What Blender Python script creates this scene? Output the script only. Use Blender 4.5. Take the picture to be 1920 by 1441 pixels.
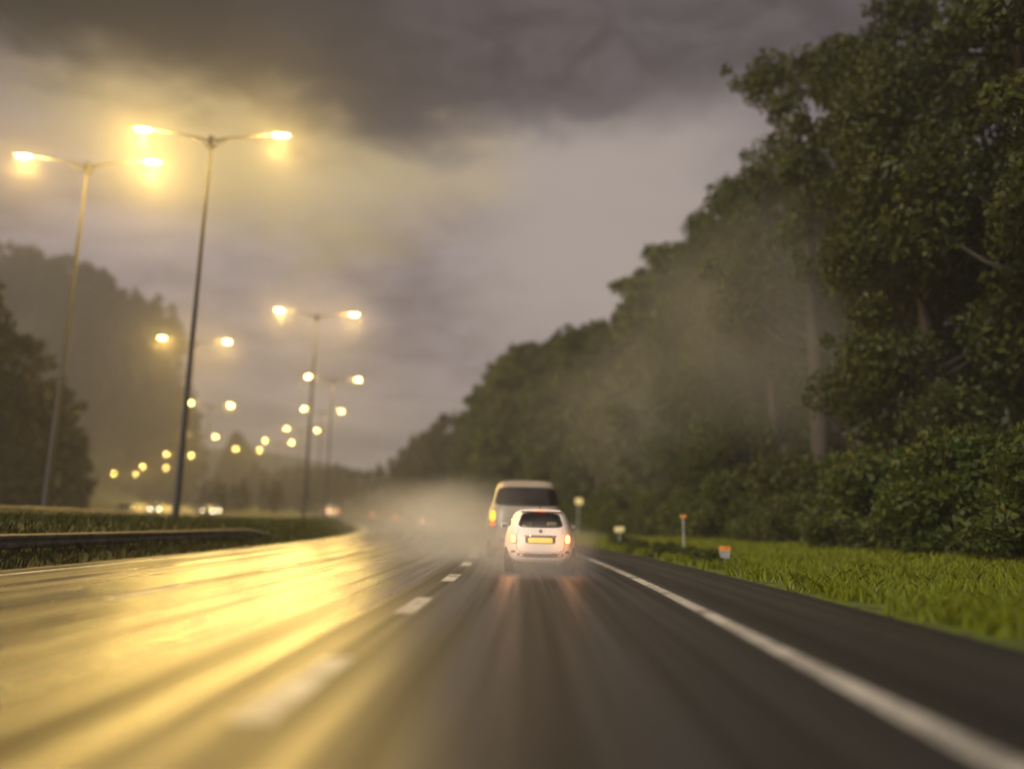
import bpy, bmesh, math, random
import numpy as np
from mathutils import Vector, Matrix

for o in list(bpy.data.objects):
    bpy.data.objects.remove(o)
SC = bpy.context.scene
COL = SC.collection
R = math.radians

# ------------------------------------------------------------------ camera
cd = bpy.data.cameras.new('camera')
cam = bpy.data.objects.new('camera', cd)
COL.objects.link(cam)
cd.sensor_width = 36.0
cd.lens = 27.2
cd.clip_start = 0.05
cd.clip_end = 6000
cam.matrix_world = (Matrix.Translation((0, 0, 1.05)) @ Matrix.Rotation(R(1.58), 4, 'Z')
                    @ Matrix.Rotation(R(90 + 10.17), 4, 'X') @ Matrix.Rotation(R(1.2), 4, 'Z'))
cd.dof.use_dof = True
cd.dof.focus_distance = 15.2
cd.dof.aperture_fstop = 0.155
SC.camera = cam

# ------------------------------------------------------------------ world: overcast dusk sky
W = bpy.data.worlds.new('World')
SC.world = W
W.use_nodes = True
SUN_EL, SUN_AZ = 22.0, 214.0            # low behind the camera, to the left


class NT:
    """small helper round a node tree"""
    def __init__(self, tree):
        self.t = tree
        self.n = tree.nodes
        self.l = tree.links

    def node(self, typ, **kw):
        nd = self.n.new(typ)
        for k, v in kw.items():
            setattr(nd, k, v)
        return nd

    def put(self, sock, v):
        if isinstance(v, bpy.types.NodeSocket):
            self.l.new(v, sock)
        elif v is not None:
            if hasattr(sock.default_value, '__len__') and not isinstance(v, (int, float)):
                v = tuple(v)
                if len(v) == 3 and len(sock.default_value) == 4:
                    v = v + (1.0,)
            sock.default_value = v

    def math(self, op, a, b=None, c=None, clamp=False):
        nd = self.node('ShaderNodeMath', operation=op, use_clamp=clamp)
        for i, v in enumerate((a, b, c)):
            if v is not None:
                self.put(nd.inputs[i], v)
        return nd.outputs[0]

    def smooth(self, v, lo, hi, a=0.0, b=1.0):
        nd = self.node('ShaderNodeMapRange', interpolation_type='SMOOTHSTEP')
        for i, x in enumerate((v, lo, hi, a, b)):
            self.put(nd.inputs[i], x)
        return nd.outputs[0]

    def mix(self, f, a, b, mode='MIX'):
        nd = self.node('ShaderNodeMix', data_type='RGBA', blend_type=mode)
        self.put(nd.inputs[0], f)
        self.put(nd.inputs[6], a)
        self.put(nd.inputs[7], b)
        return nd.outputs[2]

    def noise(self, vec, scale, detail=3.0, rough=0.55, dist=0.0):
        nd = self.node('ShaderNodeTexNoise')
        if vec is not None:
            self.l.new(vec, nd.inputs['Vector'])
        nd.inputs['Scale'].default_value = scale
        nd.inputs['Detail'].default_value = detail
        nd.inputs['Roughness'].default_value = rough
        nd.inputs['Distortion'].default_value = dist
        return nd.outputs['Fac']

    def comb(self, x, y, z):
        nd = self.node('ShaderNodeCombineXYZ')
        for i, v in enumerate((x, y, z)):
            self.put(nd.inputs[i], v)
        return nd.outputs[0]

    def sep(self, v):
        nd = self.node('ShaderNodeSeparateXYZ')
        self.l.new(v, nd.inputs[0])
        return nd.outputs


def build_world():
    T = NT(W.node_tree)
    T.n.clear()
    out = T.node('ShaderNodeOutputWorld')
    bg = T.node('ShaderNodeBackground')
    tc = T.node('ShaderNodeTexCoord')
    d = tc.outputs['Generated']
    x, y, z = T.sep(d)
    sky = T.node('ShaderNodeTexSky', sky_type='NISHITA', sun_disc=False)
    sky.sun_elevation = R(8)
    sky.sun_rotation = R(SUN_AZ)
    # cloud deck coordinates: the view ray met with a flat layer overhead
    zz = T.math('ADD', T.math('MAXIMUM', z, 0.0), 0.22)
    cx = T.math('DIVIDE', x, zz)
    cy = T.math('DIVIDE', y, zz)
    cv = T.comb(cx, T.math('MULTIPLY', cy, 1.3), 0.0)
    n1 = T.noise(cv, 1.15, 4.0, 0.5, 0.4)
    n2 = T.noise(cv, 3.1, 5.0, 0.55, 0.6)
    n3 = T.noise(cv, 7.5, 6.0, 0.62, 0.8)
    # pale overcast: low band, mauve middle
    low = T.mix(T.smooth(z, 0.02, 0.22), (0.33, 0.27, 0.235), (0.285, 0.235, 0.255))
    mid = T.mix(T.smooth(z, 0.22, 0.44), low, (0.35, 0.295, 0.305))
    pale = T.smooth(T.math('ADD', T.math('MULTIPLY', n1, 0.55), T.math('ADD', T.math('MULTIPLY', n2, 0.27), T.math('MULTIPLY', n3, 0.18))), 0.38, 0.63)
    shade = T.mix(pale, (0.50, 0.48, 0.53), (1.42, 1.40, 1.34))
    c = T.mix(1.0, mid, shade, 'MULTIPLY')
    # brighter break in the cloud over the wood, to the right of the road
    dx = T.math('SUBTRACT', x, 0.09)
    dz = T.math('SUBTRACT', z, 0.37)
    rr = T.math('ADD', T.math('MULTIPLY', dx, T.math('MULTIPLY', dx, 22.0)), T.math('MULTIPLY', dz, T.math('MULTIPLY', dz, 22.0)))
    br = T.math('MULTIPLY', T.smooth(T.math('ADD', rr, T.math('MULTIPLY', T.math('SUBTRACT', n2, 0.5), 1.2)), 1.3, -0.1), 0.9)
    c = T.mix(br, c, (0.48, 0.405, 0.37))
    # heavy dark cloud bank high in front
    t = T.math('ADD', z, T.math('MULTIPLY', T.math('SUBTRACT', n1, 0.5), 0.16))
    t = T.math('ADD', t, T.math('MULTIPLY', T.math('SUBTRACT', n2, 0.5), 0.07))
    t = T.math('SUBTRACT', t, T.math('MULTIPLY', x, 0.05))
    t = T.math('ADD', t, T.math('MULTIPLY', T.math('SUBTRACT', n3, 0.5), 0.09))
    dk = T.smooth(t, 0.43, 0.52)
    dk = T.math('MULTIPLY', dk, T.smooth(z, 0.92, 0.70))
    dk = T.math('MULTIPLY', dk, T.smooth(y, 0.1, 0.4))
    dcol = T.mix(T.smooth(x, -0.50, 0.16), (0.001, 0.0007, 0.0007), T.mix(T.smooth(n3, 0.35, 0.65), (0.060, 0.047, 0.058), (0.115, 0.095, 0.108)))
    # under-lit edge of the cloud above the lamp rows
    gx = T.math('ADD', x, 0.30)
    gz = T.math('SUBTRACT', z, 0.44)
    gr = T.math('ADD', T.math('MULTIPLY', gx, T.math('MULTIPLY', gx, 14.0)), T.math('MULTIPLY', gz, T.math('MULTIPLY', gz, 55.0)))
    gl = T.math('MULTIPLY', T.smooth(T.math('ADD', gr, T.math('MULTIPLY', T.math('SUBTRACT', n2, 0.5), 1.4)), 1.2, 0.0), 0.8)
    c = T.mix(gl, c, (0.60, 0.47, 0.22))
    c = T.mix(dk, c, dcol)
    c = T.mix(0.06, c, T.mix(1.0, sky.outputs[0], (0.06, 0.06, 0.06), 'MULTIPLY'))
    T.l.new(c, bg.inputs['Color'])
    bg.inputs['Strength'].default_value = 1.0
    T.l.new(bg.outputs[0], out.inputs['Surface'])


build_world()

# ------------------------------------------------------------------ sun (diffuse, behind cloud)
sd = bpy.data.lights.new('sun', 'SUN')
sun = bpy.data.objects.new('sun', sd)
COL.objects.link(sun)
sd.energy = 3.3
sd.angle = R(25)
sd.color = (1.0, 0.91, 0.80)
_a, _e = R(SUN_AZ), R(SUN_EL)
sun_dir = Vector((math.sin(_a) * math.cos(_e), math.cos(_a) * math.cos(_e), math.sin(_e)))
sun.rotation_euler = sun_dir.to_track_quat('Z', 'Y').to_euler()

SC.view_settings.view_transform = 'Standard'
SC.view_settings.look = 'None'
SC.view_settings.exposure = -0.05
SC.view_settings.gamma = 1.0
SC.render.engine = 'CYCLES'
cy = SC.cycles
cy.max_bounces = 6
cy.diffuse_bounces = 2
cy.glossy_bounces = 2
cy.transmission_bounces = 4
cy.transparent_max_bounces = 12
cy.volume_bounces = 1
cy.sample_clamp_indirect = 3.0
cy.use_denoising = True
cy.volume_step_rate = 3.0
cy.volume_max_steps = 64

SODIUM = (1.0, 0.64, 0.15)
LAMP_POWER = 4700.0
HAZE = 0.00105


# ------------------------------------------------------------------ layout of the motorway
def c_road(y):
    """x of the road axis (middle of the lane we drive in): straight, then a left-hand bend"""
    y = np.asarray(y, float)
    b = np.clip(y - 10, 0, 190)
    return -(b * b) / 624.0 - np.clip(y - 200, 0, None) * 0.609


def g_far(y):
    """x of the inner edge of the opposite carriageway"""
    y = np.asarray(y, float)
    q = np.clip(y, -80, 230)
    return -15.1 - 0.1985 * q - 0.0009 * q * q - np.clip(y - 230, 0, None) * 0.6125


def rise(y):
    y = np.asarray(y, float)
    b = np.clip(y - 40, 0, 160) / 100.0
    return 1.2 * b * b + np.clip(y - 200, 0, None) * 0.0384 * 0.6


def sstep(v, a, b):
    t = np.clip((np.asarray(v, float) - a) / (b - a), 0, 1)
    return t * t * (3 - 2 * t)


HX = [-700, -400, -207, -165, -149, -137, -126, -113, 400]
HZ = [70, 76, 78, 67, 55, 36, 16, 0, 0]


def terrain(x, y):
    x = np.asarray(x, float)
    y = np.asarray(y, float)
    zb = rise(y)
    u = x - c_road(y)
    v = x - g_far(y)
    z = zb - 0.05
    # right verge
    z = z + 0.05 * sstep(u, 4.4, 5.0) + 0.35 * sstep(u, 6, 14) + 2.0 * sstep(u, 16, 60)
    # median bank between the two carriageways
    inmed = sstep(-u, 9.7, 12.8) * sstep(v, 0.2, 1.4)
    z = z + inmed * (0.92 - 0.32 * sstep(-u, 13.5, 18))
    # opposite carriageway sits a little higher
    z = z + 0.5 * sstep(-v, -1.5, 0.2) * (1 - sstep(v, 0.2, 1.4))
    # cutting slope left of it
    z = z + 3.2 * sstep(-v, 13.2, 24) + 8.0 * sstep(-v, 24, 90)
    # wooded hill ahead to the left
    hx = np.interp(x, HX, HZ)
    h = hx * sstep(y, 236, 315) * (1 - sstep(y, 345, 430))
    h = h * sstep(np.abs(u + 2.5), 8, 22)
    z = z + h
    # long ridge on the horizon
    z = z + sstep(y, 470, 640) * np.interp(x, [-700, -330, -230, -180, -100, 60, 400, 700], [40, 40, 42, 33, 20, 14, 26, 30])
    # below the paved surfaces
    pav = (sstep(u, -9.9, -9.6) * (1 - sstep(u, 4.45, 4.7))) * (y < 302)
    pav2 = (sstep(v, -12.9, -12.6) * (1 - sstep(v, 0.1, 0.35))) * (y < 248)
    return z - 0.12 * np.maximum(pav, pav2)


# ------------------------------------------------------------------ object helpers
def tag(o, label=None, cat=None, group=None, kind=None):
    if label:
        o['label'] = label
    if cat:
        o['category'] = cat
    if group:
        o['group'] = group
    if kind:
        o['kind'] = kind
    return o


def empty(name, loc=(0, 0, 0), rz=0.0):
    o = bpy.data.objects.new(name, None)
    COL.objects.link(o)
    o.location = loc
    o.rotation_euler = (0, 0, rz)
    o.empty_display_size = 0.3
    return o


def link_mesh(name, me, mat=None, parent=None):
    if mat is not None:
        me.materials.append(mat)
    o = bpy.data.objects.new(name, me)
    COL.objects.link(o)
    if parent is not None:
        o.parent = parent
    return o


def mesh_np(name, V, F, smooth=False):
    """F is an (n,3) or (n,4) index array or list of tuples"""
    me = bpy.data.meshes.new(name)
    V = np.asarray(V, np.float32)
    if isinstance(F, np.ndarray):
        k = F.shape[1]
        me.vertices.add(len(V))
        me.vertices.foreach_set('co', V.ravel())
        me.loops.add(F.size)
        me.loops.foreach_set('vertex_index', F.ravel().astype(np.int32))
        me.polygons.add(len(F))
        me.polygons.foreach_set('loop_start', np.arange(0, F.size, k, dtype=np.int32))
        me.update(calc_edges=True)
        me.validate()
    else:
        me.from_pydata([tuple(map(float, p)) for p in V], [], F)
    if smooth:
        me.polygons.foreach_set('use_smooth', np.ones(len(me.polygons), bool))
    me.update()
    return me


class MB:
    """collects simple solids and links them as ONE mesh object"""
    def __init__(self):
        self.v = []
        self.f = []

    def add(self, V, F):
        b = len(self.v)
        self.v += [tuple(p) for p in V]
        self.f += [tuple(i + b for i in f) for f in F]

    def box(self, x0, x1, y0, y1, z0, z1, bev=0.0):
        bm = bmesh.new()
        bmesh.ops.create_cube(bm, size=1.0)
        for q in bm.verts:
            q.co = Vector((x0 + (q.co.x + .5) * (x1 - x0), y0 + (q.co.y + .5) * (y1 - y0), z0 + (q.co.z + .5) * (z1 - z0)))
        if bev:
            bmesh.ops.bevel(bm, geom=bm.edges[:], offset=bev, segments=2, affect='EDGES', profile=0.6)
        bm.verts.index_update()
        self.add([q.co for q in bm.verts], [[q.index for q in f.verts] for f in bm.faces])
        bm.free()

    def tube(self, pts, rad, n=8, cap=True):
        pts = [Vector(p) for p in pts]
        rad = rad if hasattr(rad, '__len__') else [rad] * len(pts)
        V, F = [], []
        for i, p in enumerate(pts):
            a = pts[max(i - 1, 0)]
            b = pts[min(i + 1, len(pts) - 1)]
            q = (b - a).to_track_quat('Z', 'Y')
            for k in range(n):
                t = 2 * math.pi * k / n
                V.append(p + q @ Vector((math.cos(t) * rad[i], math.sin(t) * rad[i], 0)))
        for i in range(len(pts) - 1):
            for k in range(n):
                F.append((i * n + k, i * n + (k + 1) % n, (i + 1) * n + (k + 1) % n, (i + 1) * n + k))
        if cap:
            F.append(tuple(reversed(range(n))))
            F.append(tuple(range((len(pts) - 1) * n, len(pts) * n)))
        self.add(V, F)

    def lathe(self, prof, axis='x', cen=(0, 0, 0), n=28):
        """prof: (radius, offset along the axis)"""
        V, F = [], []
        for r, a in prof:
            for k in range(n):
                t = 2 * math.pi * k / n
                p = (a, r * math.cos(t), r * math.sin(t)) if axis == 'x' else (r * math.cos(t), a, r * math.sin(t))
                V.append((p[0] + cen[0], p[1] + cen[1], p[2] + cen[2]))
        for i in range(len(prof) - 1):
            for k in range(n):
                F.append((i * n + k, i * n + (k + 1) % n, (i + 1) * n + (k + 1) % n, (i + 1) * n + k))
        F.append(tuple(range(n)))
        F.append(tuple(reversed(range((len(prof) - 1) * n, len(prof) * n))))
        self.add(V, F)

    def mesh(self, name, smooth=False):
        me = mesh_np(name, self.v, self.f, smooth)
        bm = bmesh.new()
        bm.from_mesh(me)
        bmesh.ops.recalc_face_normals(bm, faces=bm.faces[:])
        bm.to_mesh(me)
        bm.free()
        return me

    def build(self, name, mat, parent=None, smooth=False):
        return link_mesh(name, self.mesh(name, smooth), mat, parent)


def copy_tree(o, parent=None):
    c = o.copy()
    COL.objects.link(c)
    c.parent = parent
    for ch in list(o.children):
        copy_tree(ch, c)
    return c


# ------------------------------------------------------------------ materials
def new_mat(name):
    m = bpy.data.materials.new(name)
    m.use_nodes = True
    T = NT(m.node_tree)
    bsdf = T.n['Principled BSDF']
    return m, T, bsdf


def plain(name, col, rough=0.5, metal=0.0, spec=0.5, var=0.12, scale=6.0, coat=0.0, emit=None, estr=0.0):
    m, T, b = new_mat(name)
    tc = T.node('ShaderNodeTexCoord')
    n = T.noise(tc.outputs['Object'], scale, 4.0, 0.6)
    f = T.smooth(n, 0.3, 0.7)
    T.put(b.inputs['Base Color'], T.mix(f, [c * (1 - var) for c in col], [min(1, c * (1 + var)) for c in col]))
    T.put(b.inputs['Roughness'], T.smooth(n, 0.25, 0.75, max(0.02, rough - 0.06), min(1, rough + 0.06)))
    b.inputs['Metallic'].default_value = metal
    b.inputs['Specular IOR Level'].default_value = spec
    b.inputs['Coat Weight'].default_value = coat
    b.inputs['Coat Roughness'].default_value = 0.2
    if emit:
        T.put(b.inputs['Emission Color'], emit)
        b.inputs['Emission Strength'].default_value = estr
    return m


def glass_mat(name, tint, alpha=0.45):
    m, T, b = new_mat(name)
    T.n.remove(b)
    out = T.n['Material Output']
    tr = T.node('ShaderNodeBsdfTransparent')
    T.put(tr.inputs[0], tint)
    gl = T.node('ShaderNodeBsdfGlossy')
    gl.inputs['Roughness'].default_value = 0.05
    fr = T.node('ShaderNodeFresnel')
    fr.inputs[0].default_value = 1.5
    mx = T.node('ShaderNodeMixShader')
    T.l.new(T.math('ADD', fr.outputs[0], 0.02), mx.inputs[0])
    T.l.new(tr.outputs[0], mx.inputs[1])
    T.l.new(gl.outputs[0], mx.inputs[2])
    T.l.new(mx.outputs[0], out.inputs['Surface'])
    return m


def road_mat(name, wet_lo, wet_hi, seam=True):
    m, T, b = new_mat(name)
    uv = T.node('ShaderNodeUVMap').outputs[0]
    u, s, _ = T.sep(uv)
    geo = T.node('ShaderNodeNewGeometry')
    streak = T.noise(T.comb(T.math('MULTIPLY', u, 2.3), T.math('MULTIPLY', s, 0.022), 0.0), 1.0, 4.0, 0.6)
    fine = T.noise(T.comb(T.math('MULTIPLY', u, 9.0), T.math('MULTIPLY', s, 0.10), 3.0), 1.0, 3.0, 0.6)
    blot = T.noise(T.comb(T.math('MULTIPLY', u, 0.8), T.math('MULTIPLY', s, 0.05), 7.0), 1.0, 3.0, 0.5)
    grain = T.noise(geo.outputs['Position'], 55.0, 2.0, 0.7)
    # old smooth asphalt left of the seam, coarse newer asphalt in the right-hand lane
    left = T.smooth(u, -1.75, -2.05) if seam else 1.0
    base = T.mix(left, (0.062, 0.060, 0.060), (0.058, 0.054, 0.047))
    k = T.math('ADD', T.math('MULTIPLY', streak, 0.65), T.math('MULTIPLY', fine, 0.35))
    base = T.mix(T.smooth(k, 0.38, 0.62), T.mix(1.0, base, (0.42, 0.42, 0.42), 'MULTIPLY'), base)
    base = T.mix(T.smooth(grain, 0.35, 0.7), T.mix(1.0, base, (0.66, 0.66, 0.66), 'MULTIPLY'), base)
    if seam:
        d = T.math('ABSOLUTE', T.math('ADD', u, 2.0))
        base = T.mix(T.smooth(d, 0.06, 0.03), base, (0.010, 0.010, 0.010))
        d2 = T.math('ABSOLUTE', T.math('SUBTRACT', u, 2.62))
        base = T.mix(T.smooth(d2, 0.22, 0.05), base, (0.022, 0.021, 0.020))
    T.put(b.inputs['Base Color'], base)
    wet = T.math('ADD', T.math('MULTIPLY', streak, 0.6), T.math('MULTIPLY', blot, 0.4))
    rl = T.smooth(wet, 0.40, 0.60, wet_hi, wet_lo)
    rr = T.smooth(wet, 0.38, 0.62, 0.60, 0.32)
    if seam:
        nd = T.node('ShaderNodeMix', data_type='FLOAT')
        T.put(nd.inputs[0], left)
        T.put(nd.inputs[2], rr)
        T.put(nd.inputs[3], rl)
        T.put(b.inputs['Roughness'], nd.outputs[0])
    else:
        T.put(b.inputs['Roughness'], rl)
    lv = T.math('ADD', T.math('MULTIPLY', streak, 0.75), T.math('MULTIPLY', fine, 0.25))
    T.put(b.inputs['Specular IOR Level'], T.mix(left, T.smooth(lv, 0.40, 0.60, 0.28, 0.55), T.smooth(lv, 0.40, 0.60, 0.06, 0.85)))
    bp = T.node('ShaderNodeBump')
    bp.inputs['Strength'].default_value = 0.45
    bp.inputs['Distance'].default_value = 0.01
    T.l.new(grain, bp.inputs['Height'])
    T.l.new(bp.outputs[0], b.inputs['Normal'])
    return m


def line_mat():
    m, T, b = new_mat('road_paint')
    geo = T.node('ShaderNodeNewGeometry')
    n = T.noise(geo.outputs['Position'], 14.0, 4.0, 0.65)
    n2 = T.noise(geo.outputs['Position'], 1.3, 3.0, 0.6)
    f = T.smooth(T.math('ADD', T.math('MULTIPLY', n, 0.5), T.math('MULTIPLY', n2, 0.5)), 0.38, 0.56)
    T.put(b.inputs['Base Color'], T.mix(f, (0.20, 0.19, 0.17), (0.66, 0.64, 0.57)))
    b.inputs['Roughness'].default_value = 0.5
    return m


def ground_mat():
    m, T, b = new_mat('grass_ground')
    geo = T.node('ShaderNodeNewGeometry')
    p = geo.outputs['Position']
    n1 = T.noise(p, 0.22, 4.0, 0.6)
    n2 = T.noise(p, 2.2, 4.0, 0.7)
    n3 = T.noise(p, 18.0, 3.0, 0.7)
    c = T.mix(T.smooth(n1, 0.35, 0.65), (0.07, 0.115, 0.005), (0.13, 0.18, 0.006))
    c = T.mix(T.smooth(n2, 0.52, 0.72), c, (0.115, 0.120, 0.022))
    c = T.mix(T.smooth(T.math('ADD', n2, T.math('MULTIPLY', n3, 0.3)), 0.68, 0.78), c, (0.06, 0.048, 0.028))
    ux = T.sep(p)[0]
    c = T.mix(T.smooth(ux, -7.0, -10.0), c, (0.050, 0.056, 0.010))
    c = T.mix(T.smooth(n3, 0.30, 0.62), T.mix(1.0, c, (0.5, 0.5, 0.5), 'MULTIPLY'), c)
    T.put(b.inputs['Base Color'], c)
    b.inputs['Roughness'].default_value = 0.85
    bp = T.node('ShaderNodeBump')
    bp.inputs['Strength'].default_value = 0.6
    bp.inputs['Distance'].default_value = 0.05
    T.l.new(T.math('ADD', n2, n3), bp.inputs['Height'])
    T.l.new(bp.outputs[0], b.inputs['Normal'])
    return m


def leaf_mat(name, c0, c1, c2):
    m, T, b = new_mat(name)
    oi = T.node('ShaderNodeObjectInfo')
    tc = T.node('ShaderNodeTexCoord')
    geo = T.node('ShaderNodeNewGeometry')
    n = T.noise(tc.outputs['Object'], 0.55, 3.0, 0.6)
    isl = geo.outputs['Random Per Island']
    f = T.math('ADD', T.math('MULTIPLY', n, 0.8), T.math('MULTIPLY', T.math('SUBTRACT', isl, 0.5), 0.5))
    c = T.mix(T.smooth(f, 0.25, 0.75), c0, c1)
    c = T.mix(T.smooth(isl, 0.80, 0.95), c, c2)
    c = T.mix(T.math('MULTIPLY', oi.outputs['Random'], 0.6), c, c2)
    T.put(b.inputs['Base Color'], c)
    b.inputs['Roughness'].default_value = 0.55
    b.inputs['Specular IOR Level'].default_value = 0.3
    out = T.n['Material Output']
    tl = T.node('ShaderNodeBsdfTranslucent')
    T.put(tl.inputs[0], c)
    mx = T.node('ShaderNodeMixShader')
    mx.inputs[0].default_value = 0.3
    T.l.new(b.outputs[0], mx.inputs[1])
    T.l.new(tl.outputs[0], mx.inputs[2])
    T.l.new(mx.outputs[0], out.inputs['Surface'])
    return m


def emis_mat(name, col, strength):
    m, T, b = new_mat(name)
    T.put(b.inputs['Base Color'], [c * 0.6 for c in col])
    T.put(b.inputs['Emission Color'], col)
    b.inputs['Emission Strength'].default_value = strength
    b.inputs['Roughness'].default_value = 0.3
    return m


M = {
    'road': road_mat('wet_asphalt', 0.17, 0.44),
    'road2': road_mat('wet_asphalt_old', 0.36, 0.52, seam=False),
    'paint': line_mat(),
    'ground': ground_mat(),
    'leaf_near': leaf_mat('broadleaf_green', (0.011, 0.019, 0.002), (0.085, 0.120, 0.012), (0.050, 0.068, 0.010)),
    'leaf_olive': leaf_mat('broadleaf_olive', (0.015, 0.021, 0.002), (0.095, 0.115, 0.016), (0.060, 0.070, 0.012)),
    'leaf_deep': leaf_mat('deep_green', (0.014, 0.024, 0.004), (0.050, 0.070, 0.010), (0.045, 0.055, 0.012)),
    'leaf_dark': leaf_mat('conifer_green', (0.013, 0.017, 0.004), (0.028, 0.034, 0.007), (0.026, 0.027, 0.009)),
    'leaf_bush': leaf_mat('shrub_green', (0.035, 0.055, 0.005), (0.085, 0.11, 0.010), (0.06, 0.07, 0.015)),
    'blade': leaf_mat('grass_blades', (0.06, 0.10, 0.002), (0.22, 0.29, 0.003), (0.20, 0.21, 0.012)),
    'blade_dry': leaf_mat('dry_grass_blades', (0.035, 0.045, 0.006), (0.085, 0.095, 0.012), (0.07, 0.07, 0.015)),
    'bark': plain('bark', (0.040, 0.032, 0.024), 0.9, var=0.35, scale=9),
    'steel': plain('galvanised_steel', (0.17, 0.165, 0.155), 0.55, metal=0.5, var=0.4, scale=2),
    'pole': plain('weathered_pole', (0.035, 0.032, 0.030), 0.7, metal=0.0, var=0.2, scale=2),
    'lamp_shell': plain('lamp_housing', (0.20, 0.20, 0.20), 0.5, var=0.1),
    'lamp_lens': emis_mat('lit_sodium_lens', (1.0, 0.74, 0.34), 26.0),
    'white': plain('white_car_paint', (0.88, 0.84, 0.74), 0.5, var=0.03, scale=2, coat=0.12),
    'beige': plain('grey_beige_van_paint', (0.33, 0.28, 0.21), 0.45, var=0.06, scale=2, coat=0.3),
    'dark_paint': plain('dark_car_paint', (0.05, 0.05, 0.055), 0.35, var=0.1, coat=0.4),
    'silver_paint': plain('silver_car_paint', (0.35, 0.35, 0.36), 0.4, metal=0.4, var=0.05, coat=0.4),
    'black': plain('black_plastic', (0.018, 0.018, 0.018), 0.6, var=0.2),
    'rubber': plain('tyre_rubber', (0.022, 0.021, 0.020), 0.8, var=0.25, scale=12),
    'trim': plain('grey_bumper_strip', (0.085, 0.07, 0.055), 0.45, var=0.15),
    'chrome': plain('chrome', (0.6, 0.58, 0.55), 0.18, metal=1.0, var=0.05),
    'rim': plain('alloy', (0.35, 0.35, 0.34), 0.35, metal=0.8, var=0.1),
    'glass': glass_mat('car_glass', (0.66, 0.63, 0.56)),
    'dark_glass': plain('dark_car_glass', (0.022, 0.018, 0.014), 0.1, spec=0.7, var=0.1),
    'seat': plain('seat_cloth', (0.62, 0.57, 0.48), 0.85, var=0.1, scale=20),
    'cabin': plain('cabin_lining', (0.045, 0.040, 0.034), 0.8, var=0.2),
    'plate': plain('yellow_number_plate', (0.80, 0.58, 0.05), 0.4, var=0.05, emit=(1.0, 0.74, 0.18), estr=0.5),  # plate glows by itself, standing in for a plate lamp's light
    'tail': emis_mat('lit_red_lens', (1.0, 0.15, 0.03), 1.3),
    'bulb': emis_mat('lit_amber_bulb', (1.0, 0.66, 0.16), 4.5),
    'tail_far': emis_mat('lit_far_red_lens', (1.0, 0.10, 0.03), 5.0),
    'amber': emis_mat('lit_van_lamp', (0.95, 0.72, 0.05), 1.1),
    'head': emis_mat('lit_headlamp', (1.0, 0.86, 0.56), 22.0),
    'badge': plain('badge_enamel', (0.22, 0.10, 0.07), 0.3, var=0.1),
    'sign_cream': plain('cream_reflective_sheet', (0.86, 0.76, 0.36), 0.35, var=0.06, scale=9),
    'sign_orange': plain('orange_reflector', (0.70, 0.25, 0.06), 0.35, var=0.3, scale=14),
    'post_white': plain('grey_marker_plastic', (0.26, 0.26, 0.23), 0.6, var=0.35, scale=7),
    'drain': plain('dark_drain_channel', (0.014, 0.013, 0.012), 0.5, var=0.3),
    'concrete': plain('verge_concrete', (0.12, 0.115, 0.105), 0.7, var=0.25, scale=1.5),
}

# ------------------------------------------------------------------ ground, roads, markings
def build_ground():
    ys = np.concatenate([np.arange(-60, -6, 3.0), np.arange(-6, 70, 0.8), np.arange(70, 200, 1.8), np.arange(200, 400, 4.0), np.arange(400, 1000, 14.0)])
    tt = np.concatenate([np.arange(-700, -300, 14.0), np.arange(-300, -120, 4.0), np.arange(-120, -60, 2.0), np.arange(-60, 40, 0.6), np.arange(40, 120, 4.0), np.arange(120, 700, 14.0)])
    X = np.empty((len(ys), len(tt)))
    for i, y in enumerate(ys):
        X[i] = tt + float(c_road(min(y, 230.0))) * sstep(300 - np.abs(tt), 0, 200)
    Y = np.repeat(ys[:, None], len(tt), 1)
    Z = terrain(X, Y)
    V = np.stack([X, Y, Z], -1).reshape(-1, 3)
    ny, nx = X.shape
    idx = np.arange(ny * nx).reshape(ny, nx)
    F = np.stack([idx[:-1, :-1], idx[:-1, 1:], idx[1:, 1:], idx[1:, :-1]], -1).reshape(-1, 4)
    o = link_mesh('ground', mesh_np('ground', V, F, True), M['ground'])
    tag(o, kind='structure')


def strip(name, axis, us, y0, y1, dz, mat, step=1.0, parent=None, zbase=0.0):
    """a sheet that follows a carriageway between lateral offsets us[0]..us[-1]"""
    ys = np.arange(y0, y1 + 1e-6, step)
    V, UV = [], []
    for y in ys:
        for u in us:
            V.append((float(axis(y)) + u, y, float(rise(y)) + dz + zbase))
            UV.append((u, y))
    n = len(us)
    F = []
    for i in range(len(ys) - 1):
        for k in range(n - 1):
            F.append((i * n + k, i * n + k + 1, (i + 1) * n + k + 1, (i + 1) * n + k))
    me = mesh_np(name, V, F, True)
    lay = me.uv_layers.new(name='UVMap')
    for lp in me.loops:
        lay.data[lp.index].uv = UV[lp.vertex_index]
    return link_mesh(name, me, mat, parent)


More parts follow.
